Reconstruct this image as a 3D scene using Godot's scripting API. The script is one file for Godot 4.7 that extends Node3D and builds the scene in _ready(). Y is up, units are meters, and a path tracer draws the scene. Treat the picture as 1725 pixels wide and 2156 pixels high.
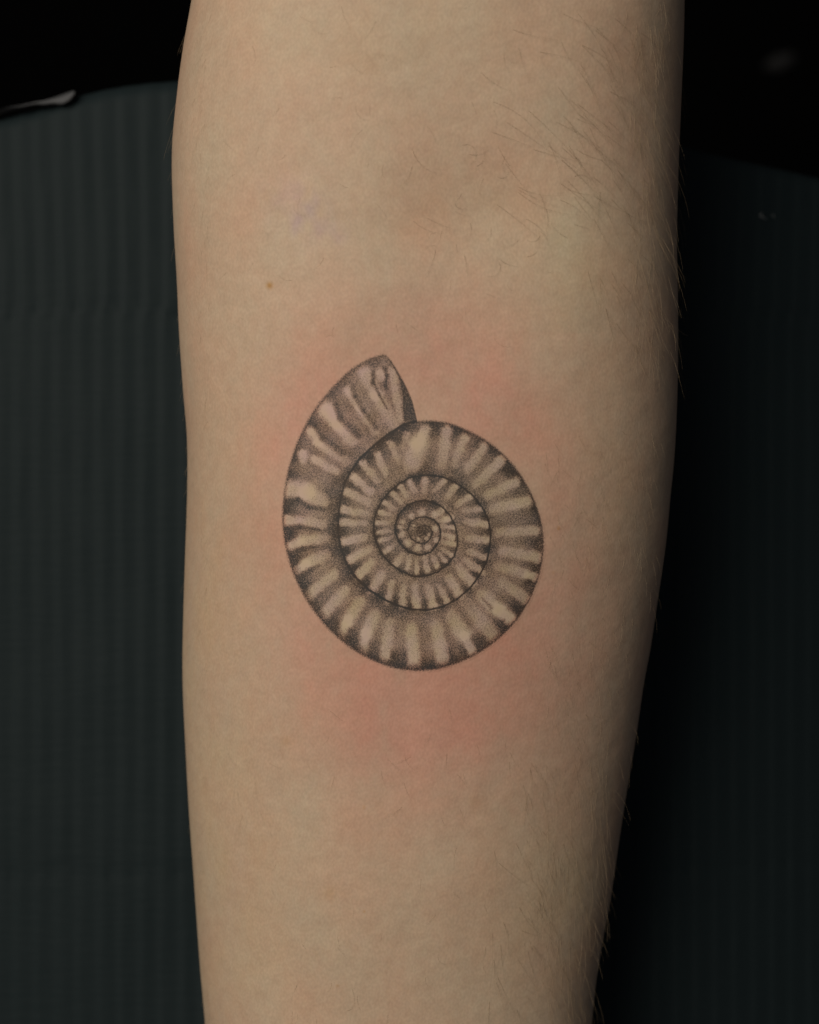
extends Node3D
# A bare forearm, inner side up, with an ammonite tattoo, on a ribbed black paper sheet over an armrest.
# Lengths are metres. The arm lies along z (wrist towards +z), the sheet is at y = 0.

const UNIT := 0.000088      # metres for one step of the measuring grid, at REF_Y
const REF_Y := 0.055
const CAM_Y := 0.395
const GRID_MID := Vector2(862.5, 1078.0)

var rng := RandomNumberGenerator.new()

# ---------------------------------------------------------------- helpers
func measured(p: Vector2, y: float) -> Vector3:
	var k := UNIT * (CAM_Y - y) / (CAM_Y - REF_Y)
	return Vector3((p.x - GRID_MID.x) * k, y, (p.y - GRID_MID.y) * k)

func curve_at(pts: Array, t: float) -> float:      # smooth curve through (place, value) points
	var n := pts.size()
	if t <= pts[0].x: return pts[0].y
	if t >= pts[n - 1].x: return pts[n - 1].y
	var i := 0
	while t > pts[i + 1].x: i += 1
	var p1: Vector2 = pts[i]
	var p2: Vector2 = pts[i + 1]
	var h := p2.x - p1.x
	var m1 := (p2.y - p1.y) / h
	var m2 := m1
	if i > 0: m1 = (p2.y - pts[i - 1].y) / (p2.x - pts[i - 1].x)
	if i < n - 2: m2 = (pts[i + 2].y - p1.y) / (pts[i + 2].x - p1.x)
	var u := (t - p1.x) / h
	var u2 := u * u
	var u3 := u2 * u
	return (2 * u3 - 3 * u2 + 1) * p1.y + (u3 - 2 * u2 + u) * h * m1 + (3 * u2 - 2 * u3) * p2.y + (u3 - u2) * h * m2

func make_noise(freq: float, octaves: int, s: int, kind := FastNoiseLite.TYPE_SIMPLEX_SMOOTH) -> FastNoiseLite:
	var n := FastNoiseLite.new()
	n.noise_type = kind
	n.frequency = freq
	n.seed = s
	n.fractal_type = FastNoiseLite.FRACTAL_FBM if octaves > 1 else FastNoiseLite.FRACTAL_NONE
	n.fractal_octaves = octaves
	return n

func grid_mesh(pos: PackedVector3Array, nrm: PackedVector3Array, uv: PackedVector2Array, uv2: PackedVector2Array, cols: int, rows: int, flip := false) -> ArrayMesh:
	var idx := PackedInt32Array()
	idx.resize((cols - 1) * (rows - 1) * 6)
	var k := 0
	for r in rows - 1:
		for c in cols - 1:
			var a := r * cols + c
			var b := a + 1
			var d := a + cols
			var e := d + 1
			if flip:
				var sw := b
				b = d
				d = sw
			idx[k] = a; idx[k + 1] = b; idx[k + 2] = e
			idx[k + 3] = a; idx[k + 4] = e; idx[k + 5] = d
			k += 6
	var arr := []
	arr.resize(Mesh.ARRAY_MAX)
	arr[Mesh.ARRAY_VERTEX] = pos
	arr[Mesh.ARRAY_NORMAL] = nrm
	arr[Mesh.ARRAY_TEX_UV] = uv
	if uv2.size(): arr[Mesh.ARRAY_TEX_UV2] = uv2
	arr[Mesh.ARRAY_INDEX] = idx
	var m := ArrayMesh.new()
	m.add_surface_from_arrays(Mesh.PRIMITIVE_TRIANGLES, arr)
	return m

func grid_normals(pos: PackedVector3Array, cols: int, rows: int, wrap: bool, turn: float) -> PackedVector3Array:
	var out := PackedVector3Array()
	out.resize(pos.size())
	for r in rows:
		var ra := maxi(r - 1, 0) * cols
		var rb := mini(r + 1, rows - 1) * cols
		for c in cols:
			var ca := c - 1
			var cb := c + 1
			if wrap:
				if ca < 0: ca = cols - 2
				if cb >= cols: cb = 1
			else:
				ca = maxi(ca, 0)
				cb = mini(cb, cols - 1)
			var du := pos[r * cols + cb] - pos[r * cols + ca]
			var dv := pos[rb + c] - pos[ra + c]
			out[r * cols + c] = (du.cross(dv) * turn).normalized()
	return out

func obj(called: String, mesh: Mesh, mat: Material, parent: Node = self) -> MeshInstance3D:
	var o := MeshInstance3D.new()
	o.name = called
	o.mesh = mesh
	o.material_override = mat
	parent.add_child(o, true)
	return o

func tag(o: Node, label: String, category: String) -> void:
	o.set_meta("label", label)
	o.set_meta("category", category)

func add_tube(st: SurfaceTool, pts: PackedVector3Array, r0: float, r1: float, sides := 4) -> void:
	var n := pts.size()
	var prev := PackedVector3Array()
	for i in n:
		var d := (pts[mini(i + 1, n - 1)] - pts[maxi(i - 1, 0)]).normalized()
		var a := d.cross(Vector3.UP)
		if a.length() < 0.05: a = d.cross(Vector3.RIGHT)
		a = a.normalized()
		var b := d.cross(a).normalized()
		var r := lerpf(r0, r1, float(i) / (n - 1))
		var ring := PackedVector3Array()
		for k in sides:
			var t := TAU * k / sides
			ring.append(pts[i] + (a * cos(t) + b * sin(t)) * r)
		if i > 0:
			for k in sides:
				var k2 := (k + 1) % sides
				for v in [prev[k], ring[k], ring[k2], prev[k], ring[k2], prev[k2]]:
					st.add_vertex(v)
		prev = ring

# ---------------------------------------------------------------- the arm's surface
const ROWS := 300
const COLS := 241
var arm_z0 := 0.0
var arm_z1 := 0.0
var arm_pos := PackedVector3Array()
var arm_nrm := PackedVector3Array()
var arm_girth := PackedFloat32Array()     # girth of each ring

var left_edge := [Vector2(-800, 455), Vector2(-350, 445), Vector2(0, 408), Vector2(145, 383), Vector2(242, 370), Vector2(345, 361), Vector2(484, 364), Vector2(605, 371), Vector2(715, 376), Vector2(829, 384), Vector2(923, 392), Vector2(1026, 393), Vector2(1165, 389), Vector2(1303, 385), Vector2(1430, 384), Vector2(1603, 392), Vector2(1724, 399), Vector2(1862, 409), Vector2(2018, 420), Vector2(2156, 432), Vector2(2500, 456), Vector2(3000, 480)]
var right_edge := [Vector2(-800, 1405), Vector2(-350, 1425), Vector2(0, 1438), Vector2(100, 1438), Vector2(275, 1432), Vector2(378, 1428), Vector2(515, 1425), Vector2(652, 1427), Vector2(780, 1427), Vector2(887, 1424), Vector2(973, 1419), Vector2(1041, 1412), Vector2(1144, 1402), Vector2(1282, 1382), Vector2(1361, 1370), Vector2(1430, 1357), Vector2(1551, 1339), Vector2(1664, 1320), Vector2(1767, 1304), Vector2(1877, 1288), Vector2(1956, 1273), Vector2(2056, 1257), Vector2(2156, 1246), Vector2(2500, 1200), Vector2(3000, 1150)]
var half_height := [Vector2(-800, 0.045), Vector2(0, 0.0425), Vector2(400, 0.0405), Vector2(1100, 0.038), Vector2(1700, 0.034), Vector2(2156, 0.0305), Vector2(3000, 0.025)]

func bump(x: float, z: float, px: float, py: float, rx: float, ry: float) -> float:
	var c := measured(Vector2(px, py), 0.075)
	var dx := (x - c.x) / (rx * UNIT)
	var dz := (z - c.z) / (ry * UNIT)
	return exp(-dx * dx - dz * dz)

func shape_arm() -> void:
	arm_z0 = measured(Vector2(0, -800), 0.04).z
	arm_z1 = measured(Vector2(0, 3000), 0.03).z
	var lump := make_noise(28.0, 2, 5)
	var fine := make_noise(110.0, 2, 9)
	arm_pos.resize(ROWS * COLS)
	arm_girth.resize(ROWS)
	var dense := 480
	for r in ROWS:
		var z := lerpf(arm_z0, arm_z1, float(r) / (ROWS - 1))
		var py := z / (UNIT * 1.05) + GRID_MID.y
		var b := curve_at(half_height, py)
		var k := UNIT * (CAM_Y - b) / (CAM_Y - REF_Y)
		py = z / k + GRID_MID.y
		var xl := (curve_at(left_edge, py) - GRID_MID.x) * k
		var xr := (curve_at(right_edge, py) - GRID_MID.x) * k
		var a := (xr - xl) * 0.5 / lerpf(1.022, 1.008, smoothstep(350.0, 1700.0, py))
		var cx := (xl + xr) * 0.5
		var ring := PackedVector3Array()
		var along := PackedFloat32Array()
		var total := 0.0
		var square := 2.0 / lerpf(2.75, 2.15, smoothstep(350.0, 1700.0, py))
		for i in dense + 1:
			var t := -PI * 0.5 - TAU * i / dense       # from the underside, over -x, the top, +x, back
			var c := cos(t)
			var s := sin(t)
			var x := cx + a * signf(c) * pow(absf(c), square)
			var y := b + b * signf(s) * pow(absf(s), square)
			var up := clampf(s, 0.0, 1.0)
			# soft forms of the flesh: biceps end, elbow hollow, the two forearm muscles
			var h := 0.0009 * bump(x, z, 860, 40, 260, 260) - 0.0016 * bump(x, z, 1010, 430, 170, 110) + 0.0007 * bump(x, z, 640, 900, 190, 420) + 0.0008 * bump(x, z, 1230, 620, 160, 330)
			var wz := z + 0.0022 * lump.get_noise_2d(x * 1.4, 3.0) + 0.0009 * fine.get_noise_2d(x * 1.2, 8.0)
			var part := 0.55 + 0.9 * lump.get_noise_2d(x * 2.0, 20.0)
			h -= 1.5 * part * (0.00020 * bump(x, wz, 820, 150, 330, 15) + 0.00012 * bump(x, wz, 880, 120, 250, 8) + 0.00025 * bump(x, wz, 1270, 405, 150, 12) + 0.00016 * bump(x, wz, 720, 470, 260, 11) + 0.00012 * bump(x, wz, 800, 495, 260, 8) + 0.00012 * bump(x, wz, 700, 380, 220, 10))
			h += 0.0005 * lump.get_noise_3d(x, y, z) + 0.00010 * fine.get_noise_3d(x, y, z)
			y += h * up
			y = maxf(y, 0.0002)
			ring.append(Vector3(x, y, z))
			if i > 0: total += ring[i].distance_to(ring[i - 1])
			along.append(total)
		arm_girth[r] = total
		var j := 0
		for c in COLS:
			var want := total * c / (COLS - 1)
			while j < dense - 1 and along[j + 1] < want: j += 1
			var f := (want - along[j]) / maxf(along[j + 1] - along[j], 1e-9)
			arm_pos[r * COLS + c] = ring[j].lerp(ring[j + 1], clampf(f, 0, 1))
	arm_nrm = grid_normals(arm_pos, COLS, ROWS, true, 1.0)
	if arm_nrm[(ROWS / 2) * COLS + COLS / 2].y < 0:
		for i in arm_nrm.size(): arm_nrm[i] = -arm_nrm[i]

func on_arm(s: float, z: float) -> Array:       # point and normal, s metres round the arm from its top line
	var fr := clampf((z - arm_z0) / (arm_z1 - arm_z0), 0, 1) * (ROWS - 1)
	var r := mini(int(fr), ROWS - 2)
	var w := fr - r
	var girth := lerpf(arm_girth[r], arm_girth[r + 1], w)
	var fc := clampf(0.5 + s / girth, 0, 1) * (COLS - 1)
	var c := mini(int(fc), COLS - 2)
	var v := fc - c
	var i := r * COLS + c
	var p := arm_pos[i].lerp(arm_pos[i + 1], v).lerp(arm_pos[i + COLS].lerp(arm_pos[i + COLS + 1], v), w)
	var n := arm_nrm[i].lerp(arm_nrm[i + 1], v).lerp(arm_nrm[i + COLS].lerp(arm_nrm[i + COLS + 1], v), w).normalized()
	return [p, n]

func to_grid(p: Vector3) -> Vector2:           # the measuring grid's numbers for a place
	var k := UNIT * (CAM_Y - p.y) / (CAM_Y - REF_Y)
	return Vector2(p.x / k, p.z / k) + GRID_MID

func round_arm(g: Vector2) -> Vector2:          # (s, z) on the arm for a measured place
	var y := 0.075
	var s := 0.0
	var p := Vector3()
	for i in 12:
		p = measured(g, y)
		for j in 6:
			var q: Vector3 = on_arm(s, p.z)[0]
			s += (p.x - q.x)
			y = q.y
	return Vector2(s, p.z)

const SKIN_W := 0.20     # metres of skin across the skin texture
func skin_uv(s: float, z: float) -> Vector2:
	return Vector2(0.5 + s / SKIN_W, (z - arm_z0) / (arm_z1 - arm_z0))

# ---------------------------------------------------------------- skin
func blob(g: Vector2, c: Vector2, r: Vector2) -> float:
	var d := (g - c) / r
	var q := d.length_squared()
	return exp(-q)

func skin_texture() -> ImageTexture:
	var w := 768
	var h := 1024
	# grid numbers at a coarse net, to look up where on the arm each texel lies
	var nx := 48
	var ny := 64
	var net := PackedVector2Array()
	for j in ny + 1:
		var z := lerpf(arm_z0, arm_z1, float(j) / ny)
		for i in nx + 1:
			var s := (float(i) / nx - 0.5) * SKIN_W
			net.append(to_grid(on_arm(s, z)[0]))
	var n1 := make_noise(0.006, 3, 11)
	var n2 := make_noise(0.018, 3, 12)
	var n3 := make_noise(0.07, 2, 13)
	var n4 := make_noise(0.011, 2, 14)
	var reds := [[Vector2(890, 700), Vector2(210, 95), 0.36], [Vector2(880, 640), Vector2(80, 50), 0.15], [Vector2(640, 850), Vector2(95, 140), 0.38], [Vector2(1030, 850), Vector2(120, 110), 0.40], [Vector2(870, 1110), Vector2(330, 400), 0.40],
		[Vector2(845, 1510), Vector2(190, 120), 0.60], [Vector2(770, 1590), Vector2(100, 60), 0.22], [Vector2(1010, 1520), Vector2(190, 130), 0.42], [Vector2(650, 1380), Vector2(150, 140), 0.26], [Vector2(1130, 1380), Vector2(120, 160), 0.38], [Vector2(900, 1700), Vector2(220, 130), 0.18], [Vector2(1280, 1280), Vector2(50, 160), 0.10]]
	var out := PackedByteArray()
	out.resize(w * h * 3)
	var k := 0
	for j in h:
		var fy := (j + 0.5) / h * ny
		var jy := int(fy)
		fy -= jy
		for i in w:
			var fx := (i + 0.5) / w * nx
			var ix := int(fx)
			fx -= ix
			var at := jy * (nx + 1) + ix
			var g: Vector2 = net[at].lerp(net[at + 1], fx).lerp(net[at + nx + 1].lerp(net[at + nx + 2], fx), fy)
			var a := n1.get_noise_2d(i, j)
			var b := n2.get_noise_2d(i * 1.3, j)
			var c := n3.get_noise_2d(i, j)
			var R := 0.512
			var G := 0.364
			var B := 0.259
			var tone := 1.0 + 0.04 * a + 0.045 * b + 0.025 * c
			# warm and olive mottling
			var warm := 0.5 * n4.get_noise_2d(i, j) + 0.35 * b
			R *= 1.0 + 0.015 * warm
			G *= 1.0 - 0.12 * warm
			B *= 1.0 - 0.14 * warm
			var red := 0.0
			if g.y > 480 and g.y < 1950:
				for q in reds:
					var d: Vector2 = (g - q[0]) / q[1]
					var e := d.length_squared()
					if e < 7.0: red += q[2] * exp(-e)
				var ring := (g - Vector2(872, 1110)).length() / 300.0
				red += 0.34 * exp(-pow((ring - 1.0) / 0.34, 2.0)) * (0.95 + 0.25 * b)
				red *= 0.98 + 0.22 * b + 0.20 * a + 0.16 * c
			red = clampf(red * 0.86, 0.0, 0.9)
			R *= 1.0 + 0.02 * red
			G *= 1.0 - 0.275 * red
			B *= 1.0 - 0.235 * red
			if g.y < 700 and g.y > 0:
				# veins seen faintly through the skin, the brown fold of the elbow
				var vein := 0.55 * blob(g, Vector2(655, 435), Vector2(30, 50)) + 0.55 * blob(g, Vector2(688, 478), Vector2(34, 22)) + 0.5 * blob(g, Vector2(628, 480), Vector2(22, 26)) + 0.35 * blob(g, Vector2(615, 420), Vector2(60, 60)) + 0.3 * blob(g, Vector2(720, 505), Vector2(20, 14))
				vein *= 0.55 + 0.9 * n3.get_noise_2d(i * 0.9 + 300.0, j * 0.9) + 0.6 * n2.get_noise_2d(i * 2.0 + 90.0, j * 2.0)
				R *= 1.0 - 0.13 * clampf(vein, 0, 1)
				G *= 1.0 - 0.15 * clampf(vein, 0, 1)
				B *= 1.0 + 0.12 * clampf(vein, 0, 1)
				var green := 0.6 * blob(g, Vector2(1190, 500), Vector2(46, 70)) + 0.4 * blob(g, Vector2(1190, 660), Vector2(70, 110)) + 0.35 * blob(g, Vector2(1250, 430), Vector2(60, 30))
				R *= 1.0 - 0.10 * green
				G *= 1.0 + 0.01 * green
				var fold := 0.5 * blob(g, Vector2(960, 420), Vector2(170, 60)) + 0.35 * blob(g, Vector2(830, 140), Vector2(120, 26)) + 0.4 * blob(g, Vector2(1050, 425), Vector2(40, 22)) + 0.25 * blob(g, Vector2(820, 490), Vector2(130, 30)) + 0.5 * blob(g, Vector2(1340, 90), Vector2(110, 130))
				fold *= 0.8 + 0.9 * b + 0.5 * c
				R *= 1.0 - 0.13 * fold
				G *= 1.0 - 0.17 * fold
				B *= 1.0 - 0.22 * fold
			var olive := 0.8 * blob(g, Vector2(450, 1250), Vector2(90, 330)) + 0.7 * blob(g, Vector2(480, 1850), Vector2(160, 330)) + 0.5 * blob(g, Vector2(1230, 560), Vector2(150, 150)) + 0.7 * blob(g, Vector2(1180, 1900), Vector2(160, 260)) + 0.5 * blob(g, Vector2(1290, 1000), Vector2(80, 320)) + 0.4 * blob(g, Vector2(760, 60), Vector2(260, 120))
			olive *= 0.7 + 0.9 * b + 0.5 * a
			R *= 1.0 - 0.055 * olive
			B *= 1.0 - 0.06 * olive
			# small pigment spots
			var spot := 0.0
			for q in [[Vector2(568, 601), 7.0, 1.0], [Vector2(1176, 1112), 3.0, 0.9], [Vector2(1165, 1206), 2.5, 0.4], [Vector2(767, 1700), 2.2, 0.9], [Vector2(767, 1918), 2.2, 0.8], [Vector2(711, 2076), 2.6, 0.5], [Vector2(695, 1880), 14.0, 0.25], [Vector2(603, 1560), 12.0, 0.22], [Vector2(1000, 1690), 16.0, 0.15]]:
				var d: Vector2 = g - q[0]
				var lim: float = q[1] * 3.0
				if absf(d.x) < lim and absf(d.y) < lim:
					spot += q[2] * exp(-d.length_squared() / (q[1] * q[1]))
			spot = minf(spot, 1.0)
			R *= tone * (1.0 - 0.24 * spot)
			G *= tone * (1.0 - 0.44 * spot)
			B *= tone * (1.0 - 0.75 * spot)
			var col := Color(R, G, B).linear_to_srgb()
			out[k] = int(clampf(col.r, 0, 1) * 255.0 + 0.5)
			out[k + 1] = int(clampf(col.g, 0, 1) * 255.0 + 0.5)
			out[k + 2] = int(clampf(col.b, 0, 1) * 255.0 + 0.5)
			k += 3
	# finer: pores, tiny freckles and crosswise creases a shade darker than the skin between them
	var im := Image.create_from_data(w, h, false, Image.FORMAT_RGB8, out)
	im.resize(w * 2, h * 2, Image.INTERPOLATE_CUBIC)
	var pore := make_noise(0.21, 2, 15).get_image(w * 2, h * 2, false, false, false)
	pore.convert(Image.FORMAT_L8)
	var crease := make_noise(0.055, 3, 16).get_image(w, h * 2, false, false, false)
	crease.convert(Image.FORMAT_L8)
	crease.resize(w * 2, h * 2, Image.INTERPOLATE_CUBIC)
	var patch := make_noise(0.05, 3, 17).get_image(w * 2, h * 2, false, false, false)
	patch.convert(Image.FORMAT_L8)
	var px := im.get_data()
	var p1 := pore.get_data()
	var p2 := crease.get_data()
	var p3 := patch.get_data()
	for i in w * h * 4:
		var f := 1.0 + (p1[i] - 128) * 0.00038 + (p2[i] - 128) * 0.00016
		var q := (p3[i] - 128) * 0.00022
		px[i * 3] = mini(int(px[i * 3] * (f + q * 0.4)), 255)
		px[i * 3 + 1] = mini(int(px[i * 3 + 1] * (f + q)), 255)
		px[i * 3 + 2] = mini(int(px[i * 3 + 2] * (f + q * 1.2)), 255)
	return ImageTexture.create_from_image(Image.create_from_data(w * 2, h * 2, false, Image.FORMAT_RGB8, px))

func skin_relief() -> ImageTexture:
	# fine creases that run across the arm, pores, and a fine cross-hatch
	var side := 2048
	var creases := make_noise(0.034, 3, 31).get_image(760, side, false, false, false)
	creases.convert(Image.FORMAT_L8)
	creases.resize(side, side, Image.INTERPOLATE_CUBIC)
	var cross := make_noise(0.02, 2, 32).get_image(1400, 700, false, false, false)
	cross.convert(Image.FORMAT_L8)
	cross.resize(side, side, Image.INTERPOLATE_CUBIC)
	var pores := make_noise(0.18, 2, 33).get_image(side, side, false, false, false)
	pores.convert(Image.FORMAT_L8)
	var a := creases.get_data()
	var b := cross.get_data()
	var c := pores.get_data()
	var out := PackedByteArray()
	out.resize(side * side)
	for i in side * side:
		out[i] = (a[i] * 6 + b[i] + c[i]) >> 3
	return ImageTexture.create_from_image(Image.create_from_data(side, side, false, Image.FORMAT_L8, out))

# ---------------------------------------------------------------- the tattoo
const INK_W := 1000
const INK_H := 1164
const INK_S := Vector2(-0.0285, 0.0235)
const INK_Z := Vector2(-0.0300, 0.0305)
const SPIRAL_MID := Vector2(921, 1145)
var ink := PackedFloat32Array()
var ink_k := 0.56
var conv_cache := {}

func draw_at(v: Vector2) -> Vector2:            # a point of the drawing -> texel on the unrolled skin
	if not conv_cache.has(v):
		var q := round_arm(Vector2(566.3, 715.3) + v * 0.35249)
		conv_cache[v] = Vector2((q.x - INK_S.x) / (INK_S.y - INK_S.x) * INK_W, (q.y - INK_Z.x) / (INK_Z.y - INK_Z.x) * INK_H)
	return conv_cache[v]

func spiral_points() -> Array:
	# the shell's line from the middle outwards, clockwise; the first turns were measured at a finer scale
	var inner := [Vector2(915, 675), Vector2(965, 685), Vector2(1000, 735), Vector2(985, 800), Vector2(930, 848), Vector2(870, 845), Vector2(800, 800), Vector2(768, 725), Vector2(795, 645), Vector2(870, 602), Vector2(940, 597), Vector2(1010, 622), Vector2(1062, 670), Vector2(1080, 735), Vector2(1072, 805), Vector2(1040, 870), Vector2(980, 930), Vector2(885, 957), Vector2(780, 930), Vector2(700, 850), Vector2(655, 750), Vector2(652, 680), Vector2(682, 580), Vector2(760, 492), Vector2(850, 452), Vector2(930, 443), Vector2(1020, 460), Vector2(1100, 510), Vector2(1170, 590), Vector2(1215, 680), Vector2(1237, 780), Vector2(1235, 870), Vector2(1210, 960), Vector2(1150, 1040), Vector2(1060, 1110), Vector2(950, 1150), Vector2(830, 1157), Vector2(710, 1110), Vector2(600, 1030), Vector2(520, 940), Vector2(470, 830), Vector2(450, 740), Vector2(452, 650), Vector2(475, 550), Vector2(530, 440), Vector2(600, 360), Vector2(690, 285), Vector2(790, 230), Vector2(900, 208), Vector2(1000, 207), Vector2(1100, 225), Vector2(1200, 265), Vector2(1300, 330), Vector2(1390, 405), Vector2(1470, 510), Vector2(1525, 620), Vector2(1548, 740), Vector2(1540, 880), Vector2(1510, 1020), Vector2(1440, 1150), Vector2(1350, 1270), Vector2(1230, 1370), Vector2(1100, 1440), Vector2(950, 1472), Vector2(800, 1465), Vector2(650, 1420), Vector2(510, 1350), Vector2(380, 1260), Vector2(270, 1150), Vector2(190, 1020), Vector2(140, 880), Vector2(116, 740), Vector2(118, 600), Vector2(140, 430)]
	var out := []
	for p in inner: out.append(Vector2(338.2, 676.4) + p * 0.6372)
	out.append_array([Vector2(455, 845), Vector2(485, 790), Vector2(545, 705), Vector2(640, 620), Vector2(720, 558), Vector2(810, 502), Vector2(890, 485), Vector2(980, 482), Vector2(1080, 497), Vector2(1200, 545), Vector2(1300, 602), Vector2(1400, 682), Vector2(1480, 772), Vector2(1550, 882), Vector2(1602, 1000), Vector2(1635, 1130), Vector2(1641, 1250), Vector2(1617, 1400), Vector2(1570, 1530), Vector2(1492, 1660), Vector2(1390, 1770), Vector2(1270, 1862), Vector2(1130, 1932), Vector2(1000, 1970), Vector2(880, 1978), Vector2(760, 1965), Vector2(640, 1925), Vector2(520, 1862), Vector2(400, 1770), Vector2(290, 1650), Vector2(200, 1512), Vector2(135, 1370), Vector2(95, 1220), Vector2(80, 1080), Vector2(88, 930), Vector2(115, 770), Vector2(170, 605), Vector2(260, 432), Vector2(370, 292), Vector2(490, 175), Vector2(600, 110), Vector2(690, 84), Vector2(722, 108), Vector2(770, 190), Vector2(830, 300), Vector2(868, 400), Vector2(888, 474)])
	return out

var turn_r := PackedFloat32Array()     # radius of the line for every degree turned
var turn_0 := 0.0                      # degrees at the first entry

func wind_spiral(pts: Array) -> void:
	var mid := draw_at(SPIRAL_MID)
	var degs := PackedFloat32Array()
	var rads := PackedFloat32Array()
	var last := 0.0
	for i in pts.size():
		var d: Vector2 = draw_at(pts[i]) - mid
		var t := rad_to_deg(atan2(d.x, -d.y))
		if i > 0:
			while t < last - 90.0: t += 360.0
			t = maxf(t, last + 0.4)
		last = t
		degs.append(t)
		rads.append(d.length())
	turn_0 = degs[0]
	var n := int(last - turn_0) + 1
	turn_r.resize(n)
	var j := 0
	for i in n:
		var t := turn_0 + i
		while j < degs.size() - 2 and degs[j + 1] < t: j += 1
		turn_r[i] = lerpf(rads[j], rads[j + 1], clampf((t - degs[j]) / (degs[j + 1] - degs[j]), 0, 1))

func base_ink() -> void:
	ink.resize(INK_W * INK_H)
	ink.fill(0.0)
	var mid := draw_at(SPIRAL_MID)
	var n := turn_r.size()
	var cloud := make_noise(0.012, 3, 41)
	for j in INK_H:
		for i in INK_W:
			var dx := i - mid.x
			var dy := j - mid.y
			var r := sqrt(dx * dx + dy * dy)
			if r > 640.0: continue
			var t := rad_to_deg(atan2(dx, -dy)) - turn_0
			t = fposmod(t, 360.0)
			var lo := 0.0
			var hi := -1.0
			var k := 0
			while true:
				var f := t + 360.0 * k
				if f >= n - 1: break
				var q := int(f)
				var line := lerpf(turn_r[q], turn_r[q + 1], f - q)
				if r < line:
					hi = line
					break
				lo = line
				k += 1
			if hi < 0.0: continue
			var u := (r - lo) / maxf(hi - lo, 1.0)
			var ang := t + turn_0              # 0 up, 90 right, 180 down, 270 left
			var left := 0.5 - 0.5 * sin(deg_to_rad(ang - 20.0))
			var d := 0.0
			var deep := lo / 300.0            # 0 in the middle, about 1 in the last turn
			if t + 360.0 * k > n - 372.0:      # the last turn
				d = 0.46 + 0.46 * smoothstep(0.55, 1.0, u) + (0.10 + 0.26 * left) * (1.0 - smoothstep(0.0, 0.42, u))
				var mouth := smoothstep(n - 75.0, n - 20.0, t + 360.0 * k)
				d = lerpf(d, 0.47 + 0.16 * smoothstep(0.8, 1.0, u), mouth)
			elif deep > 0.35:
				d = 0.52 + 0.42 * smoothstep(0.5, 1.0, u) - 0.04 * (1.0 - smoothstep(0.0, 0.4, u))
			elif lo > 20.0:
				d = 0.55 + 0.35 * smoothstep(0.5, 1.0, u)
			else:
				d = 0.62
			d *= 1.0 + 0.35 * cloud.get_noise_2d(i, j)
			# a soft, dotted rim instead of a cut edge
			if t + 360.0 * k > n - 372.0:
				d *= smoothstep(-1.0, 7.0, hi - r)
			ink[j * INK_W + i] = d

func stroke(a: Vector2, b: Vector2, w0: float, w1: float, amount: float, dark: bool, soft := 0.8, fade := 1.0, full := 1.0) -> void:
	# a soft bar from a to b, in drawing units; dark adds ink, light leaves skin bare; fade is its strength at b
	var p := draw_at(a)
	var q := draw_at(b)
	w0 *= ink_k
	w1 *= ink_k
	var m := maxf(w0, w1) * (1.0 + soft) + 4.0
	var x0 := maxi(int(minf(p.x, q.x) - m), 0)
	var x1 := mini(int(maxf(p.x, q.x) + m), INK_W - 1)
	var y0 := maxi(int(minf(p.y, q.y) - m), 0)
	var y1 := mini(int(maxf(p.y, q.y) + m), INK_H - 1)
	var d := q - p
	var l2 := maxf(d.length_squared(), 0.01)
	for y in range(y0, y1 + 1):
		for x in range(x0, x1 + 1):
			var e := Vector2(x, y) - p
			var t := clampf(e.dot(d) / l2, 0.0, 1.0)
			var w := lerpf(w0, w1, t)
			var dist := (e - d * t).length()
			if dark == false: dist += 5.0 * wob.get_noise_2d(x, y)
			var s := 1.0 - smoothstep(w * (1.0 - soft), w * (1.0 + soft * 0.6), dist)
			if s <= 0.0: continue
			s *= amount * lerpf(1.0, fade, t)
			var i := y * INK_W + x
			if dark:
				ink[i] = maxf(ink[i], lerpf(ink[i], full, s))
			else:
				ink[i] *= 1.0 - s

var wob: FastNoiseLite

func rib(x0: float, y0: float, x1: float, y1: float, w: float, amount := 0.93, fade := 0.8) -> void:
	stroke(Vector2(x0, y0), Vector2(x1, y1), w * 1.06, w * 0.9, amount, false, 0.60, fade * 0.92)

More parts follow.
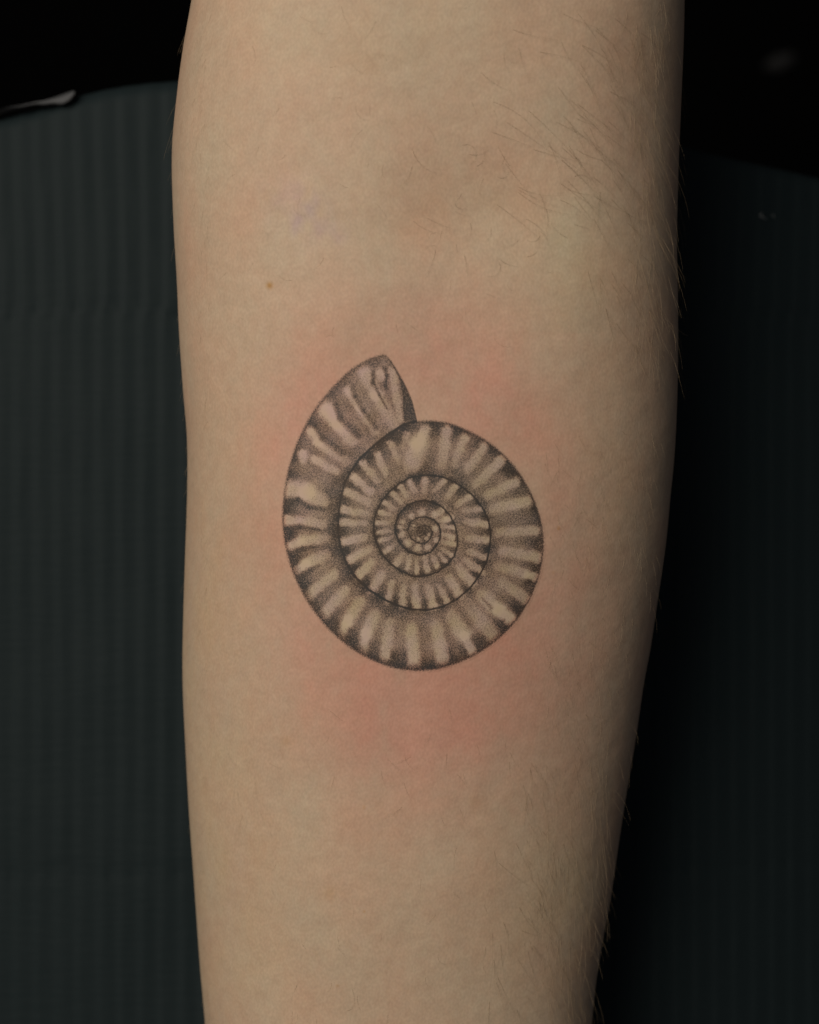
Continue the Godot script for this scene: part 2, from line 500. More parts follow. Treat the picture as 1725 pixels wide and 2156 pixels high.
func paint_ribs() -> void:
	# body chamber
	rib(738, 190, 780, 470, 24, 0.75)
	rib(664, 204, 664, 214, 36, 0.9, 1.0)
	rib(570, 195, 640, 330, 42, 0.85, 0.9)
	rib(640, 330, 745, 500, 40, 0.85, 0.5)
	rib(475, 300, 545, 410, 32, 0.9, 0.9)
	rib(545, 410, 640, 550, 30, 0.85, 0.6)
	rib(345, 420, 420, 500, 56, 0.97, 1.0)
	rib(420, 500, 500, 600, 48, 0.97, 0.8)
	rib(252, 545, 300, 610, 36, 0.95, 0.95)
	rib(300, 610, 460, 725, 34, 0.92, 0.6)
	rib(205, 685, 205, 710, 34, 0.9, 1.0)
	rib(270, 712, 400, 785, 27, 0.92, 0.85)
	rib(125, 890, 240, 895, 58, 0.92, 0.95)
	rib(210, 915, 320, 965, 48, 0.95, 0.75)
	rib(110, 1078, 320, 1105, 36, 0.93, 0.7)
	rib(135, 1232, 190, 1205, 34, 0.95)
	rib(190, 1200, 340, 1185, 34, 0.9, 0.65)
	rib(172, 1372, 225, 1335, 32, 0.95, 1.0)
	rib(225, 1335, 340, 1285, 38, 0.92, 0.6)
	rib(240, 1522, 390, 1400, 36, 0.93, 0.8)
	rib(320, 1645, 455, 1495, 36, 0.93, 0.75)
	rib(430, 1762, 480, 1660, 30, 0.9, 1.0)
	rib(470, 1680, 545, 1565, 42, 0.9, 0.75)
	rib(560, 1862, 585, 1740, 32, 0.9, 1.0)
	rib(580, 1760, 632, 1640, 42, 0.9, 0.75)
	rib(690, 1895, 725, 1690, 36, 0.93, 0.7)
	rib(868, 1935, 850, 1720, 42, 0.96, 0.8)
	rib(1035, 1918, 1000, 1700, 42, 0.95, 0.7)
	rib(1212, 1855, 1160, 1760, 30, 0.92, 0.95)
	rib(1160, 1760, 1090, 1650, 46, 0.85, 0.7)
	rib(1330, 1750, 1170, 1560, 46, 0.7, 0.55)
	rib(1440, 1662, 1360, 1600, 38, 0.95, 1.0)
	rib(1380, 1620, 1265, 1520, 46, 0.92, 0.75)
	rib(1540, 1555, 1395, 1450, 34, 0.78, 0.7)
	rib(1592, 1418, 1540, 1405, 28, 0.9, 1.0)
	rib(1540, 1400, 1370, 1350, 32, 0.75, 0.6)
	rib(1608, 1300, 1400, 1262, 36, 0.85, 0.7)
	rib(1588, 1140, 1360, 1150, 32, 0.85, 0.65)
	rib(1545, 965, 1340, 1010, 36, 0.85, 0.7)
	rib(1468, 850, 1305, 930, 32, 0.85, 0.7)
	rib(1388, 716, 1245, 855, 33, 0.9, 0.65)
	rib(1285, 640, 1185, 775, 30, 0.85, 0.65)
	rib(1168, 590, 1105, 740, 28, 0.8, 0.65)
	rib(1062, 540, 1030, 745, 34, 0.85, 0.6)
	rib(930, 545, 880, 640, 36, 0.85, 1.0)
	rib(890, 620, 855, 740, 64, 0.88, 0.8)
	rib(822, 560, 800, 640, 22, 0.6, 0.6)
	rib(725, 615, 775, 735, 20, 0.75, 0.6)
	rib(645, 680, 695, 800, 23, 0.9, 0.75)
	rib(558, 735, 650, 845, 23, 0.9, 0.6)
	rib(502, 820, 612, 912, 26, 0.96, 0.8)
	rib(458, 905, 590, 968, 26, 0.9, 0.7)
	rib(430, 1012, 575, 1040, 26, 0.95, 0.6)
	rib(428, 1088, 570, 1096, 22, 0.92, 0.6)
	rib(443, 1206, 570, 1180, 28, 0.95, 0.7)
	rib(480, 1314, 592, 1250, 29, 0.95, 0.7)
	rib(532, 1410, 612, 1332, 32, 0.96, 0.8)
	rib(615, 1498, 672, 1405, 32, 0.93, 0.75)
	rib(708, 1562, 735, 1450, 24, 0.9, 0.7)
	rib(798, 1588, 802, 1475, 23, 0.88, 0.7)
	rib(884, 1592, 870, 1470, 27, 0.92, 0.7)
	rib(984, 1592, 950, 1480, 28, 0.92, 0.7)
	rib(1063, 1562, 1015, 1470, 20, 0.85, 0.65)
	rib(1140, 1525, 1075, 1420, 30, 0.92, 0.7)
	rib(1215, 1455, 1135, 1360, 31, 0.92, 0.7)
	rib(1272, 1385, 1175, 1320, 24, 0.88, 0.65)
	rib(1300, 1302, 1195, 1265, 20, 0.85, 0.6)
	rib(1305, 1196, 1195, 1185, 26, 0.9, 0.65)
	rib(1300, 1098, 1180, 1085, 24, 0.9, 0.65)
	rib(1268, 1010, 1170, 1022, 19, 0.88, 0.6)
	rib(1205, 935, 1120, 985, 22, 0.88, 0.65)
	# third turn
	for q in [[1115, 874, 1065, 935, 21], [1045, 842, 992, 900, 20], [934, 836, 928, 905, 21], [842, 845, 870, 900, 19], [784, 874, 822, 930, 17], [733, 909, 788, 968, 17], [689, 969, 750, 1010, 17], [657, 1027, 725, 1046, 15], [644, 1090, 715, 1092, 14], [650, 1148, 720, 1141, 14], [663, 1199, 724, 1178, 14], [695, 1269, 750, 1222, 17], [759, 1339, 795, 1284, 20], [829, 1365, 837, 1300, 16], [886, 1384, 883, 1315, 15], [947, 1377, 932, 1305, 17], [1004, 1352, 980, 1295, 15], [1052, 1320, 1016, 1276, 14], [1087, 1288, 1042, 1250, 13], [1109, 1224, 1040, 1208, 15], [1103, 1180, 1035, 1160, 14], [1103, 1122, 1028, 1112, 13], [1085, 1065, 1015, 1080, 18], [1040, 1010, 990, 1050, 18]]:
		rib(q[0], q[1], q[2], q[3], q[4] * 1.08, 0.86, 0.6)
	# innermost turns
	for q in [[1130, 620, 36], [1020, 575, 34], [900, 560, 38], [805, 590, 30], [715, 645, 25], [700, 695, 24], [716, 766, 32], [770, 840, 36], [862, 895, 38], [965, 885, 36], [1040, 815, 26], [1030, 705, 30], [830, 690, 22], [870, 800, 18], [940, 800, 20], [965, 760, 14]]:
		var c := Vector2(338.2, 676.4) + Vector2(q[0], q[1]) * 0.6372
		rib(c.x, c.y, c.x + 3, c.y + 2, q[2] * 0.66, 0.78, 1.0)

func dark_line(pts: Array, w0: float, w1: float, amount: float, soft := 0.9) -> void:
	for i in pts.size() - 1:
		stroke(pts[i], pts[i + 1], lerpf(w0, w1, float(i) / (pts.size() - 1)), lerpf(w0, w1, float(i + 1) / (pts.size() - 1)), amount, true, soft)

func paint_darks(pts: Array) -> void:
	# furrows of the body chamber
	dark_line([Vector2(622, 195), Vector2(624, 255), Vector2(660, 330), Vector2(705, 410)], 13, 7, 0.62)
	dark_line([Vector2(615, 250), Vector2(612, 272)], 12, 8, 0.5)
	dark_line([Vector2(690, 170), Vector2(706, 215), Vector2(696, 270), Vector2(705, 300)], 13, 9, 0.6)
	dark_line([Vector2(498, 282), Vector2(515, 335), Vector2(565, 420), Vector2(640, 525)], 18, 16, 0.55)
	dark_line([Vector2(398, 385), Vector2(428, 465), Vector2(530, 570)], 17, 26, 0.6)
	dark_line([Vector2(275, 512), Vector2(320, 585), Vector2(440, 675)], 16, 24, 0.55)
	dark_line([Vector2(250, 500), Vector2(280, 515)], 20, 14, 0.55)
	dark_line([Vector2(90, 972), Vector2(172, 955), Vector2(240, 1000), Vector2(330, 1010)], 20, 14, 0.6)
	dark_line([Vector2(95, 1132), Vector2(185, 1115), Vector2(300, 1135)], 22, 12, 0.6)
	dark_line([Vector2(115, 1275), Vector2(200, 1248), Vector2(290, 1235)], 22, 10, 0.55)
	dark_line([Vector2(190, 1420), Vector2(250, 1375), Vector2(300, 1345)], 24, 8, 0.4)
	dark_line([Vector2(1330, 1600), Vector2(1270, 1540)], 12, 5, 0.35)
	dark_line([Vector2(1400, 660), Vector2(1350, 640), Vector2(1320, 660)], 22, 16, 0.45)
	dark_line([Vector2(1440, 760), Vector2(1400, 770)], 22, 14, 0.4)
	dark_line([Vector2(670, 640), Vector2(600, 690), Vector2(560, 715)], 18, 12, 0.5)
	dark_line([Vector2(760, 560), Vector2(700, 590)], 16, 12, 0.5)
	# the shaded mouth
	var inner := [Vector2(100, 716), Vector2(195, 768), Vector2(290, 794), Vector2(400, 803), Vector2(488, 807)]
	var outer := [Vector2(100, 720), Vector2(190, 770), Vector2(300, 828), Vector2(400, 865), Vector2(478, 886)]
	for i in 40:
		var y := lerpf(104.0, 480.0, i / 39.0)
		var wet := smoothstep(104.0, 220.0, y)
		stroke(Vector2(curve_at(inner, y) + 7.0 * wet, y), Vector2(curve_at(outer, y) - 3.0, y), 9.0, 9.0, (0.40 + 0.44 * wet) * (0.8 + 0.2 * sin(i * 2.2)), true, 0.75)
	# the shell's line
	var n := pts.size()
	for i in n - 1:
		var f := float(i) / n
		var w := lerpf(4.2, 7.0, smoothstep(0.25, 0.75, f))
		var amount := 0.82
		if i > n - 26:
			amount = 0.58 if i < n - 18 else 0.48
			w = 20.0 if i < n - 18 else 13.0
			var q: Vector2 = (SPIRAL_MID - pts[i]).normalized() * 14.0
			if i < n - 16: stroke(pts[i] + q, pts[i + 1] + q, 30.0, 30.0, 0.42, true, 0.95)
		if i >= n - 6:
			amount = 0.5
			w = 9.0
		if i < 9: amount = 0.5
		stroke(pts[i], pts[i + 1], w, w, amount, true, 0.8, 1.0, 1.6 if i < n - 26 else 0.95)
	# shade just inside and outside the inner lines
	for i in range(16, n - 46):
		var a: Vector2 = pts[i]
		var b: Vector2 = pts[i + 1]
		var lefty := 0.20 + 0.28 * smoothstep(100.0, -350.0, a.x - SPIRAL_MID.x)
		var out := (a - SPIRAL_MID).normalized()
		var wide := lerpf(6.0, 22.0, smoothstep(100.0, 480.0, (a - SPIRAL_MID).length()))
		stroke(a + out * wide * 0.4, b + out * wide * 0.4, wide, wide, lefty, true, 0.9)
	# the dark heart
	var c := Vector2(338.2, 676.4) + Vector2(905, 726) * 0.6372
	stroke(c, c + Vector2(14, 6), 32, 26, 0.62, true, 0.7)
	stroke(c + Vector2(-30, -5), c + Vector2(-55, -22), 9, 6, 0.4, true, 0.7)
	for i in 26:
		var t := rng.randf() * TAU
		var r := 18.0 + 50.0 * rng.randf()
		var p := c + Vector2(cos(t), sin(t)) * r
		stroke(p, p + Vector2(rng.randf_range(-14, 14), rng.randf_range(-14, 14)), 4, 3, 0.5, true, 0.8)

func tattoo_texture() -> ImageTexture:
	wob = make_noise(0.035, 2, 44)
	var pts := spiral_points()
	ink_k = (draw_at(SPIRAL_MID + Vector2(100, 100)) - draw_at(SPIRAL_MID)).length() / 141.42
	wind_spiral(pts)
	base_ink()
	paint_ribs()
	paint_darks(pts)
	var dots := make_noise(0.30, 1, 45, FastNoiseLite.TYPE_SIMPLEX).get_image(INK_W, INK_H, false, false, false)
	dots.convert(Image.FORMAT_L8)
	var coarse := make_noise(0.14, 2, 46).get_image(INK_W, INK_H, false, false, false)
	coarse.convert(Image.FORMAT_L8)
	var tint := make_noise(0.010, 2, 47)
	var a := dots.get_data()
	var b := coarse.get_data()
	var out := PackedByteArray()
	out.resize(INK_W * INK_H * 4)
	var mid := draw_at(SPIRAL_MID)
	var reach := PackedFloat32Array()
	reach.resize(361)
	for i in 361: reach[i] = outline(float(i))
	for j in INK_H:
		for i in INK_W:
			var at := j * INK_W + i
			var d := ink[at]
			var dx := i - mid.x
			var dy := j - mid.y
			var r := sqrt(dx * dx + dy * dy)
			var deg := fposmod(rad_to_deg(atan2(dx, -dy)), 360.0)
			var inside := smoothstep(4.0, 22.0, lerpf(reach[int(deg)], reach[int(deg) + 1], deg - int(deg)) - r)
			if d < 0.004 and inside <= 0.0: continue
			# grey wash laid down dot by dot
			var g := (a[at] - 128) / 128.0 * 0.75 + (b[at] - 128) / 128.0 * 0.70
			var dot := smoothstep(0.14, 0.88, d * 1.04 + g * 0.86)
			var w := clampf(d * 0.46 + dot * 0.76, 0.0, 1.0)
			w *= smoothstep(0.0, 0.10, d)
			w *= smoothstep(-4.0, 5.0, lerpf(reach[int(deg)], reach[int(deg) + 1], deg - int(deg)) - r + g * 5.0)
			var ai := clampf(w * 0.95, 0.0, 0.95)
			# bare ribs are a little paler and less red than the skin round the shell
			var ap := inside * lerpf(0.80, 0.30, smoothstep(0.02, 0.5, d))
			var warm := tint.get_noise_2d(i, j)
			var rosy := 1.0 - smoothstep(0.30, 0.62, (i * 0.6 + j) / (INK_W * 0.6 + INK_H) + 0.1)
			var ir := 0.024 + 0.012 * warm
			var ig := 0.022
			var ib := 0.022 - 0.006 * warm
			var A := ai + ap * (1.0 - ai)
			if A <= 0.002: continue
			var fi := ai / A
			var c := Color(lerpf(0.545, ir, fi), lerpf(0.43 - 0.035 * rosy + 0.02 * warm, ig, fi), lerpf(0.325 - 0.05 * warm, ib, fi)).linear_to_srgb()
			out[at * 4] = int(c.r * 255.0 + 0.5)
			out[at * 4 + 1] = int(c.g * 255.0 + 0.5)
			out[at * 4 + 2] = int(c.b * 255.0 + 0.5)
			out[at * 4 + 3] = int(A * 255.0 + 0.5)
	return ImageTexture.create_from_image(Image.create_from_data(INK_W, INK_H, false, Image.FORMAT_RGBA8, out))

func outline(deg: float) -> float:               # the shell's outermost radius, in texels, degrees clockwise from up
	var n := turn_r.size()
	var f := fposmod(deg - turn_0, 360.0)
	while f + 360.0 < n - 1: f += 360.0
	var q := int(f)
	return lerpf(turn_r[q], turn_r[mini(q + 1, n - 1)], f - q)

func tattoo_mesh() -> ArrayMesh:
	var around := 361
	var rings := 40
	var mid := draw_at(SPIRAL_MID)
	var pos := PackedVector3Array()
	var nrm := PackedVector3Array()
	var uv := PackedVector2Array()
	var uv2 := PackedVector2Array()
	for r in rings:
		for c in around:
			var deg := float(c)
			var reach := (outline(deg) + 7.0) * maxf(r / (rings - 1.0), 0.0005)
			var t := mid + Vector2(sin(deg_to_rad(deg)), -cos(deg_to_rad(deg))) * reach
			var w := Vector2(t.x / INK_W, t.y / INK_H)
			var s := lerpf(INK_S.x, INK_S.y, w.x)
			var z := lerpf(INK_Z.x, INK_Z.y, w.y)
			var q := on_arm(s, z)
			pos.append(q[0] + q[1] * 0.00004)
			nrm.append(q[1])
			uv.append(skin_uv(s, z))
			uv2.append(w)
	return grid_mesh(pos, nrm, uv, uv2, around, rings, true)

# ---------------------------------------------------------------- hair
func hair_mesh(thick: bool) -> ArrayMesh:
	var st := SurfaceTool.new()
	st.begin(Mesh.PRIMITIVE_TRIANGLES)
	var sets: Array
	# [from, to, count, lean (degrees clockwise from down-arm), spread, length in mm low/high, curl]
	if thick:
		sets = [[Vector2(1180, 20), Vector2(1425, 420), 85, -40.0, 12.0, 6.0, 14.0, 0.4], [Vector2(1000, 60), Vector2(1250, 440), 22, -58.0, 18.0, 6.0, 13.0, 0.5], [Vector2(860, 300), Vector2(1220, 560), 26, -20.0, 60.0, 2.5, 6.0, 1.6],
			[Vector2(1240, 380), Vector2(1420, 720), 44, -30.0, 16.0, 5.0, 12.0, 0.5], [Vector2(1160, 1750), Vector2(1270, 2150), 50, -16.0, 10.0, 6.0, 13.0, 0.35], [Vector2(1010, 1720), Vector2(1180, 2150), 26, -20.0, 14.0, 5.0, 11.0, 0.4]]
	else:
		sets = [[Vector2(1330, 0), Vector2(1436, 760), 340, -14.0, 22.0, 3.0, 8.0, 0.6], [Vector2(1150, 900), Vector2(1400, 1700), 200, -18.0, 18.0, 2.0, 5.0, 0.6], [Vector2(1100, 1600), Vector2(1300, 2156), 260, -18.0, 14.0, 4.0, 9.0, 0.5],
			[Vector2(366, 60), Vector2(440, 2156), 300, 22.0, 20.0, 1.5, 4.0, 0.5], [Vector2(440, 0), Vector2(1150, 720), 60, -10.0, 60.0, 1.5, 4.0, 1.2], [Vector2(450, 1450), Vector2(1100, 2156), 60, -12.0, 30.0, 1.5, 4.0, 0.8], [Vector2(372, 20), Vector2(400, 330), 16, 14.0, 12.0, 5.0, 11.0, 0.6]]
	for q in sets:
		for i in q[2]:
			var g := Vector2(rng.randf_range(q[0].x, q[1].x), rng.randf_range(q[0].y, q[1].y))
			var lim_l := curve_at(left_edge, g.y) + 4.0
			var lim_r := curve_at(right_edge, g.y) - 4.0
			g.x = clampf(g.x, lim_l + rng.randf() * 14.0, lim_r - rng.randf() * 14.0)
			var at := fast_round(g)
			var lean := deg_to_rad(q[3] + rng.randfn() * q[4])
			var curl: float = q[7] * rng.randfn() * 0.8
			var length := rng.randf_range(q[5], q[6]) * 0.001
			var lift := rng.randf_range(0.05, 0.30)
			if g.x < lim_l + 30.0 or g.x > lim_r - 30.0: lift += 0.25
			var pts := PackedVector3Array()
			var steps := 6
			var sz := at
			for k in steps + 1:
				var f := float(k) / steps
				var p := on_arm(sz.x, sz.y)
				pts.append(p[0] + p[1] * (0.00003 + length * lift * f * (1.0 - 0.35 * f)))
				var dir := lean + curl * f
				sz += Vector2(-sin(dir), cos(dir)) * length / steps
			if thick: add_tube(st, pts, 0.0000185, 0.000006, 4)
			else: add_tube(st, pts, 0.000015, 0.000005, 3)
	st.generate_normals()
	return st.commit()

func fast_round(g: Vector2) -> Vector2:
	var z := measured(g, 0.06).z
	var fr := clampf((z - arm_z0) / (arm_z1 - arm_z0), 0, 1) * (ROWS - 1)
	var r := int(fr)
	var best := 0
	var near := 1e9
	for c in range(COLS / 5, COLS * 4 / 5):
		var d := absf(to_grid(arm_pos[r * COLS + c]).x - g.x)
		if d < near:
			near = d
			best = c
	var p := arm_pos[r * COLS + best]
	return Vector2((float(best) / (COLS - 1) - 0.5) * arm_girth[r], (g.y - GRID_MID.y) * UNIT * (CAM_Y - p.y) / (CAM_Y - REF_Y))

# ---------------------------------------------------------------- the sheet and what lies under it
var far_edge := [Vector2(-0.30, 0.0), Vector2(0, 0)]

func droop(x: float) -> float:               # the armrest rounds off towards the right
	var e := maxf(x - 0.030, 0.0)
	return -0.5 * 7.5 * e * e if e < 0.07 else -0.018375 - 0.525 * (e - 0.07)

func shape_far_edge() -> void:
	far_edge = []
	for p in [Vector2(-500, 420), Vector2(-200, 312), Vector2(0, 247), Vector2(90, 222), Vector2(155, 201), Vector2(241, 181), Vector2(349, 168), Vector2(600, 158), Vector2(900, 180), Vector2(1200, 246), Vector2(1435, 304), Vector2(1486, 317), Vector2(1559, 333), Vector2(1725, 369), Vector2(1900, 412), Vector2(2200, 500)]:
		var w := measured(p, -0.002)
		w = measured(p, -0.002 + droop(w.x))
		far_edge.append(Vector2(w.x, w.z))

func sheet_mesh() -> ArrayMesh:
	var x0 := -0.125
	var x1 := 0.125
	var cols := 640
	var flat := 150
	var hang := 14
	var rows := flat + hang
	var wave := make_noise(22.0, 2, 61)
	var worn := make_noise(90.0, 2, 62)
	var period := 0.00445
	var fold_a := measured(Vector2(0, 655), 0.0).z
	var fold_b := measured(Vector2(0, 1840), 0.0).z
	var pos := PackedVector3Array()
	var uv := PackedVector2Array()
	pos.resize(cols * rows)
	uv.resize(cols * rows)
	var round_r := 0.004
	for c in cols:
		var x := lerpf(x0, x1, c / (cols - 1.0))
		var ze := curve_at(far_edge, x)
		for r in rows:
			var z := 0.0
			var y := 0.0
			var way := 0.0
			if r < hang:
				var f := float(r) / hang
				if f < 0.5:
					z = ze
					y = lerpf(-0.034, -round_r, f / 0.5)
				else:
					var t := (f - 0.5) / 0.5 * PI * 0.5
					z = ze + round_r * (1.0 - cos(t))
					y = -round_r * (1.0 - sin(t))
			else:
				z = lerpf(ze + round_r, 0.20, pow(float(r - hang) / (flat - 1), 1.0))
			var lean := 0.0016 * smoothstep(-0.045, -0.095, z) * sin(x * 60.0)
			var ph := (x + lean + 0.0003 * wave.get_noise_2d(x * 2.0, z * 0.4) + 0.0010 * smoothstep(fold_a - 0.001, fold_a + 0.001, z)) / period
			var beat := fposmod(ph, 1.0)
			var ridge := smoothstep(0.0, 0.30, beat) if beat < 0.30 else 1.0 - smoothstep(0.30, 1.0, beat)
			var strength := 0.95 + 0.45 * worn.get_noise_2d(x * 1.6, z * 0.5)
			y += 0.00025 * ridge * strength * (1.0 - 0.35 * smoothstep(0.02, 0.05, x)) - 0.0003
			y += 0.0004 * wave.get_noise_2d(x * 0.8, z * 0.8 + 7.0)
			for fz in [fold_a, fold_b]:
				var d: float = (z - fz - 0.0006 * wave.get_noise_2d(x * 3.0, 40.0)) / 0.0011
				y -= 0.00030 * exp(-d * d) * (0.8 + 0.8 * worn.get_noise_2d(x * 2.0, 90.0))
			pos[r * cols + c] = Vector3(x, minf(y, 0.0003) + droop(x), z)
			uv[r * cols + c] = Vector2(x, z) / 0.10
	var nrm := grid_normals(pos, cols, rows, false, -1.0)
	if nrm[(rows / 2) * cols + cols / 2].y < 0:
		for i in nrm.size(): nrm[i] = -nrm[i]
	return grid_mesh(pos, nrm, uv, PackedVector2Array(), cols, rows, false)

func crepe_relief() -> ImageTexture:
	# short crosswise crinkles of creped paper
	var a := make_noise(0.045, 2, 71).get_image(220, 1024, false, false, true)
	a.convert(Image.FORMAT_L8)
	a.resize(1024, 1024, Image.INTERPOLATE_CUBIC)
	return ImageTexture.create_from_image(a)

func pad_mesh() -> ArrayMesh:
	var st := SurfaceTool.new()
	st.begin(Mesh.PRIMITIVE_TRIANGLES)
	var ring := PackedVector2Array()
	for i in 41:
		var x := lerpf(-0.121, 0.121, i / 40.0)
		ring.append(Vector2(x, curve_at(far_edge, x) + 0.003))
	ring.append(Vector2(0.121, 0.196))
	ring.append(Vector2(-0.121, 0.196))
	var levels := [[-0.055, 0.004], [-0.051, 0.0], [-0.0065, 0.0], [-0.0035, 0.0012], [-0.0025, 0.004]]
	var loops := []
	var mid := Vector2(0, 0.06)
	for l in levels:
		var loop := PackedVector3Array()
		for p in ring:
			var v: Vector2 = p - (p - mid).normalized() * l[1]
			loop.append(Vector3(v.x, l[0] + (droop(v.x + 0.004) if l[0] > -0.05 else -0.03), v.y))
		loops.append(loop)
	var n := ring.size()
	for k in levels.size() - 1:
		for i in n:
			var j := (i + 1) % n
			for v in [loops[k][i], loops[k + 1][j], loops[k][j], loops[k][i], loops[k + 1][i], loops[k + 1][j]]: st.add_vertex(v)
	for k in [0, levels.size() - 1]:
		var tri := Geometry2D.triangulate_polygon(ring)
		for i in tri: st.add_vertex(loops[k][i])
	st.generate_normals()
	return st.commit()

func white_flap_mesh() -> ArrayMesh:
	# the sheet's white underside, turned up over its far edge at the left
	var cols := 60
	var xa := -0.118
	var xb := measured(Vector2(154, 0), 0.0).x
	var wob2 := make_noise(160.0, 2, 81)
	var prof := 13
	var pos := PackedVector3Array()
	var uv := PackedVector2Array()
	for r in prof:
		for c in cols:
			var f := c / (cols - 1.0)
			var x := lerpf(xa, xb, f)
			var ze := curve_at(far_edge, x)
			var vis := (x - measured(Vector2(0, 0), 0.0).x) / (xb - measured(Vector2(0, 0), 0.0).x)
			var wide := lerpf(0.0003, 0.0030, smoothstep(0.0, 0.95, vis)) * (0.85 + 0.35 * wob2.get_noise_1d(x))
			wide *= 1.0 - 0.35 * smoothstep(0.95, 1.0, vis)
			var t := r / (prof - 1.0)
			# cross-section: up the outside, over, and back under with 0.2 mm of thickness
			var p := Vector2()
			if t < 0.5:
				var u := t / 0.5
				p = Vector2(ze - 0.0008 + wide * u, -0.0016 + 0.0036 * sin(u * PI * 0.62))
			else:
				var u := (1.0 - t) / 0.5
				p = Vector2(ze - 0.0006 + (wide - 0.0002) * u, -0.0019 + 0.0036 * sin(u * PI * 0.62))
			pos.append(Vector3(x + 0.0007 * smoothstep(0.9, 1.0, f) * sin(t * PI), p.y + 0.0003 * wob2.get_noise_1d(x * 0.6 + 3.0), p.x))
			uv.append(Vector2(x, t))
	var nrm := grid_normals(pos, cols, prof, false, -1.0)
	return grid_mesh(pos, nrm, uv, PackedVector2Array(), cols, prof, false)

# ---------------------------------------------------------------- scene
func _ready() -> void:
	rng.seed = 2024
	# camera
	var cam := Camera3D.new()
	cam.name = "camera"
	add_child(cam)
	cam.position = Vector3(0, CAM_Y, 0)
	cam.rotation_degrees = Vector3(-90, 0, 0)
	var fov := rad_to_deg(2.0 * atan(GRID_MID.y * UNIT / (CAM_Y - REF_Y)))
	var at := CameraAttributesPhysical.new()
	at.frustum_focal_length = 12.0 / tan(deg_to_rad(fov) * 0.5)
	at.frustum_focus_distance = CAM_Y - 0.066
	at.exposure_aperture = 8.0
	at.frustum_near = 0.02
	at.frustum_far = 20.0
	cam.attributes = at
	cam.fov = fov
	cam.near = 0.02
	cam.far = 20.0
	cam.current = true
	# air and lamps
	var we := WorldEnvironment.new()
	we.name = "environment"
	var env := Environment.new()
	env.background_mode = Environment.BG_COLOR
	env.background_color = Color(0.047, 0.048, 0.052).linear_to_srgb()
	env.tonemap_mode = Environment.TONE_MAPPER_LINEAR
	env.tonemap_exposure = 1.0
	env.sdfgi_enabled = true
	env.ssao_enabled = true
	env.ssil_enabled = true
	we.environment = env
	add_child(we)
	var lamp := AreaLight3D.new()
	lamp.name = "studio_lamp"
	lamp.area_size = Vector2(0.6, 0.6)
	lamp.light_energy = 0.90
	lamp.light_color = Color(1.0, 0.965, 0.90)
	lamp.shadow_enabled = true
	lamp.set("area_range", 6.0)
	add_child(lamp)
	lamp.position = Vector3(-0.45, 0.92, -0.28)
	lamp.look_at(Vector3(0, 0.05, -0.02), Vector3.UP)

	shape_arm()
	shape_far_edge()

	# the dark room below
	var fm := StandardMaterial3D.new()
	fm.albedo_color = Color(0.0016, 0.0016, 0.0017).linear_to_srgb()
	fm.roughness = 0.95
	fm.metallic_specular = 0.05
	var fp := BoxMesh.new()
	fp.size = Vector3(4, 0.02, 4)
	var floor_o := obj("floor", fp, fm)
	floor_o.position = Vector3(0, -0.48, 0)
	floor_o.set_meta("kind", "structure")

	# armrest and sheet
	var pm := StandardMaterial3D.new()
	pm.albedo_color = Color(0.012, 0.012, 0.013).linear_to_srgb()
	pm.roughness = 0.5
	var pad := obj("armrest_cushion", pad_mesh(), pm)
	tag(pad, "black armrest cushion under the ribbed black sheet, its far end rounded", "cushion")

	var sm := StandardMaterial3D.new()
	sm.albedo_color = Color(0.0115, 0.0180, 0.0205).linear_to_srgb()
	sm.roughness = 0.62
	sm.metallic_specular = 0.22
	sm.heightmap_enabled = true
	sm.heightmap_texture = crepe_relief()
	sm.heightmap_scale = 0.005
	var cover := Node3D.new()
	cover.name = "ribbed_sheet"
	add_child(cover)
	tag(cover, "black ribbed disposable paper sheet spread over the armrest beneath the forearm", "sheet")
	obj("paper", sheet_mesh(), sm, cover)
	var wm := StandardMaterial3D.new()
	wm.albedo_color = Color(0.085, 0.088, 0.096).linear_to_srgb()
	wm.roughness = 0.8
	var flap := obj("turned_up_edge", white_flap_mesh(), wm, cover)
	flap.set_meta("label", "white underside of the sheet turned up at its far left edge")

	# the arm
	var skin := StandardMaterial3D.new()
	skin.albedo_texture = skin_texture()
	skin.roughness = 0.58
	skin.metallic_specular = 0.36
	skin.heightmap_enabled = true
	skin.heightmap_texture = skin_relief()
	skin.heightmap_scale = 0.013
	skin.texture_repeat = false
	var person := Node3D.new()
	person.name = "person"
	add_child(person)
	tag(person, "bare forearm laid palm-side up with a grey ammonite tattoo and reddened skin", "person")
	var uv := PackedVector2Array()
	for r in ROWS:
		var z := lerpf(arm_z0, arm_z1, float(r) / (ROWS - 1))
		for c in COLS:
			uv.append(skin_uv((c / (COLS - 1.0) - 0.5) * arm_girth[r], z))
	var arm := obj("arm", grid_mesh(arm_pos, arm_nrm, uv, PackedVector2Array(), COLS, ROWS, false), skin, person)

	var inked: StandardMaterial3D = skin.duplicate()
	inked.detail_enabled = true
	inked.detail_blend_mode = BaseMaterial3D.BLEND_MODE_MIX
	inked.detail_uv_layer = BaseMaterial3D.DETAIL_UV_2
	inked.detail_albedo = tattoo_texture()
	var tattoo := obj("tattoo", tattoo_mesh(), inked, arm)
	tattoo.set_meta("label", "stippled grey and black ammonite shell tattoo with ribbed spiral whorls")

	var hm := StandardMaterial3D.new()
	hm.albedo_color = Color(0.30, 0.215, 0.13).linear_to_srgb()
	hm.roughness = 0.5
	var hair := obj("arm_hair", hair_mesh(true), hm, arm)
	hair.set_meta("kind", "stuff")
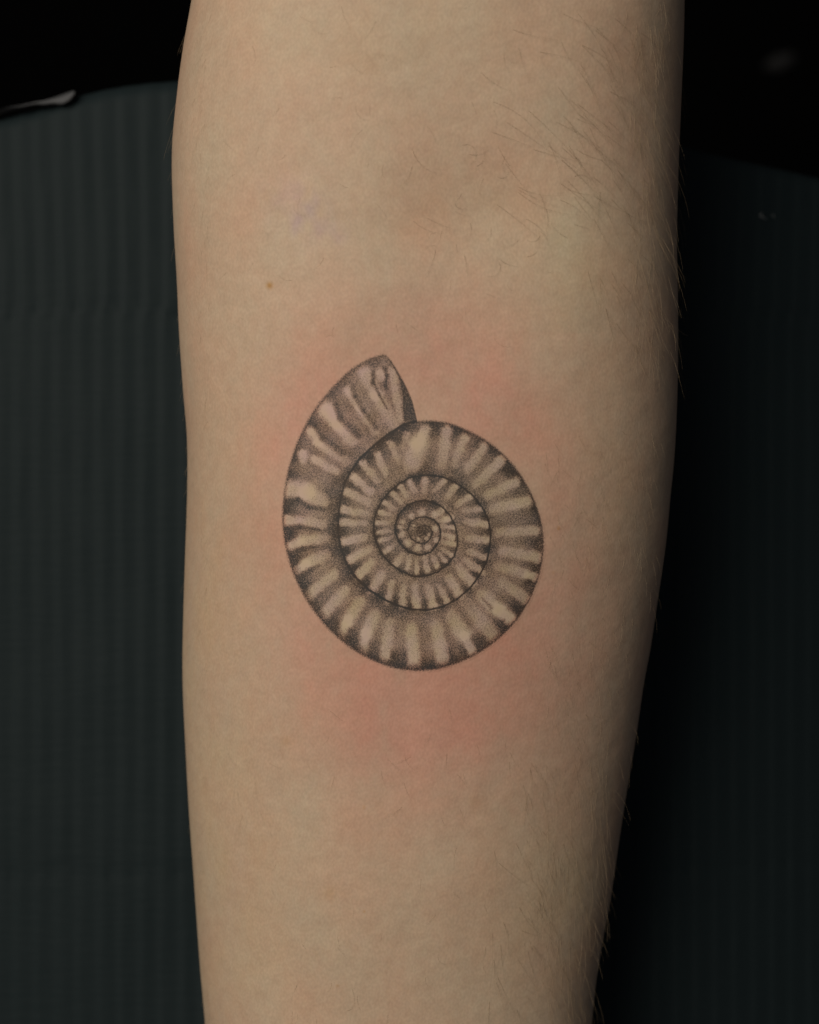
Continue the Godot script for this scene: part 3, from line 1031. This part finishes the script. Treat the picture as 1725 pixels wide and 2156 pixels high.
	var dm := StandardMaterial3D.new()
	dm.albedo_color = Color(0.40, 0.29, 0.18).linear_to_srgb()
	dm.roughness = 0.5
	var down := obj("downy_hair", hair_mesh(false), dm, arm)
	down.set_meta("kind", "stuff")

	# a fibre of lint on the sheet, and a scrap down in the dark
	var lm := StandardMaterial3D.new()
	lm.albedo_color = Color(0.22, 0.23, 0.24).linear_to_srgb()
	var st := SurfaceTool.new()
	st.begin(Mesh.PRIMITIVE_TRIANGLES)
	for bent in [[Vector2(1604, 448), Vector2(1603, 454), Vector2(1607, 459), Vector2(1614, 460)], [Vector2(1603, 455), Vector2(1598, 453)], [Vector2(1626, 452), Vector2(1630, 456)]]:
		var run := PackedVector3Array()
		for q in bent: run.append(measured(q, 0.0002 + droop(measured(q, -0.01).x)))
		add_tube(st, run, 0.00013, 0.00008, 5)
	st.generate_normals()
	var lint := obj("lint_fibre", st.commit(), lm)
	tag(lint, "tiny curled pale lint fibre on the black sheet right of the elbow", "lint")
	# a tuft of grey lint far below in the dark, past the right end of the armrest
	var ball := SphereMesh.new()
	ball.radial_segments = 40
	ball.rings = 20
	var parts := ball.get_mesh_arrays()
	var verts: PackedVector3Array = parts[Mesh.ARRAY_VERTEX]
	var fluff := make_noise(1.6, 3, 91)
	for i in verts.size():
		var v := verts[i] * 2.0
		var f := 1.0 + 0.55 * fluff.get_noise_3dv(v)
		verts[i] = Vector3(v.x * 0.0070 * f, maxf(v.y, -0.5) * 0.0022 * f, v.z * 0.0034 * f)
	parts[Mesh.ARRAY_VERTEX] = verts
	var tuft_mesh := ArrayMesh.new()
	tuft_mesh.add_surface_from_arrays(Mesh.PRIMITIVE_TRIANGLES, parts)
	var tm := StandardMaterial3D.new()
	tm.albedo_color = Color(0.011, 0.011, 0.012).linear_to_srgb()
	var tuft := obj("lint_tuft", tuft_mesh, tm)
	tuft.position = measured(Vector2(1645, 130), -0.468)
	tuft.rotation_degrees.y = 22.0
	tag(tuft, "faint grey tuft of lint in the dark at the upper right", "lint")
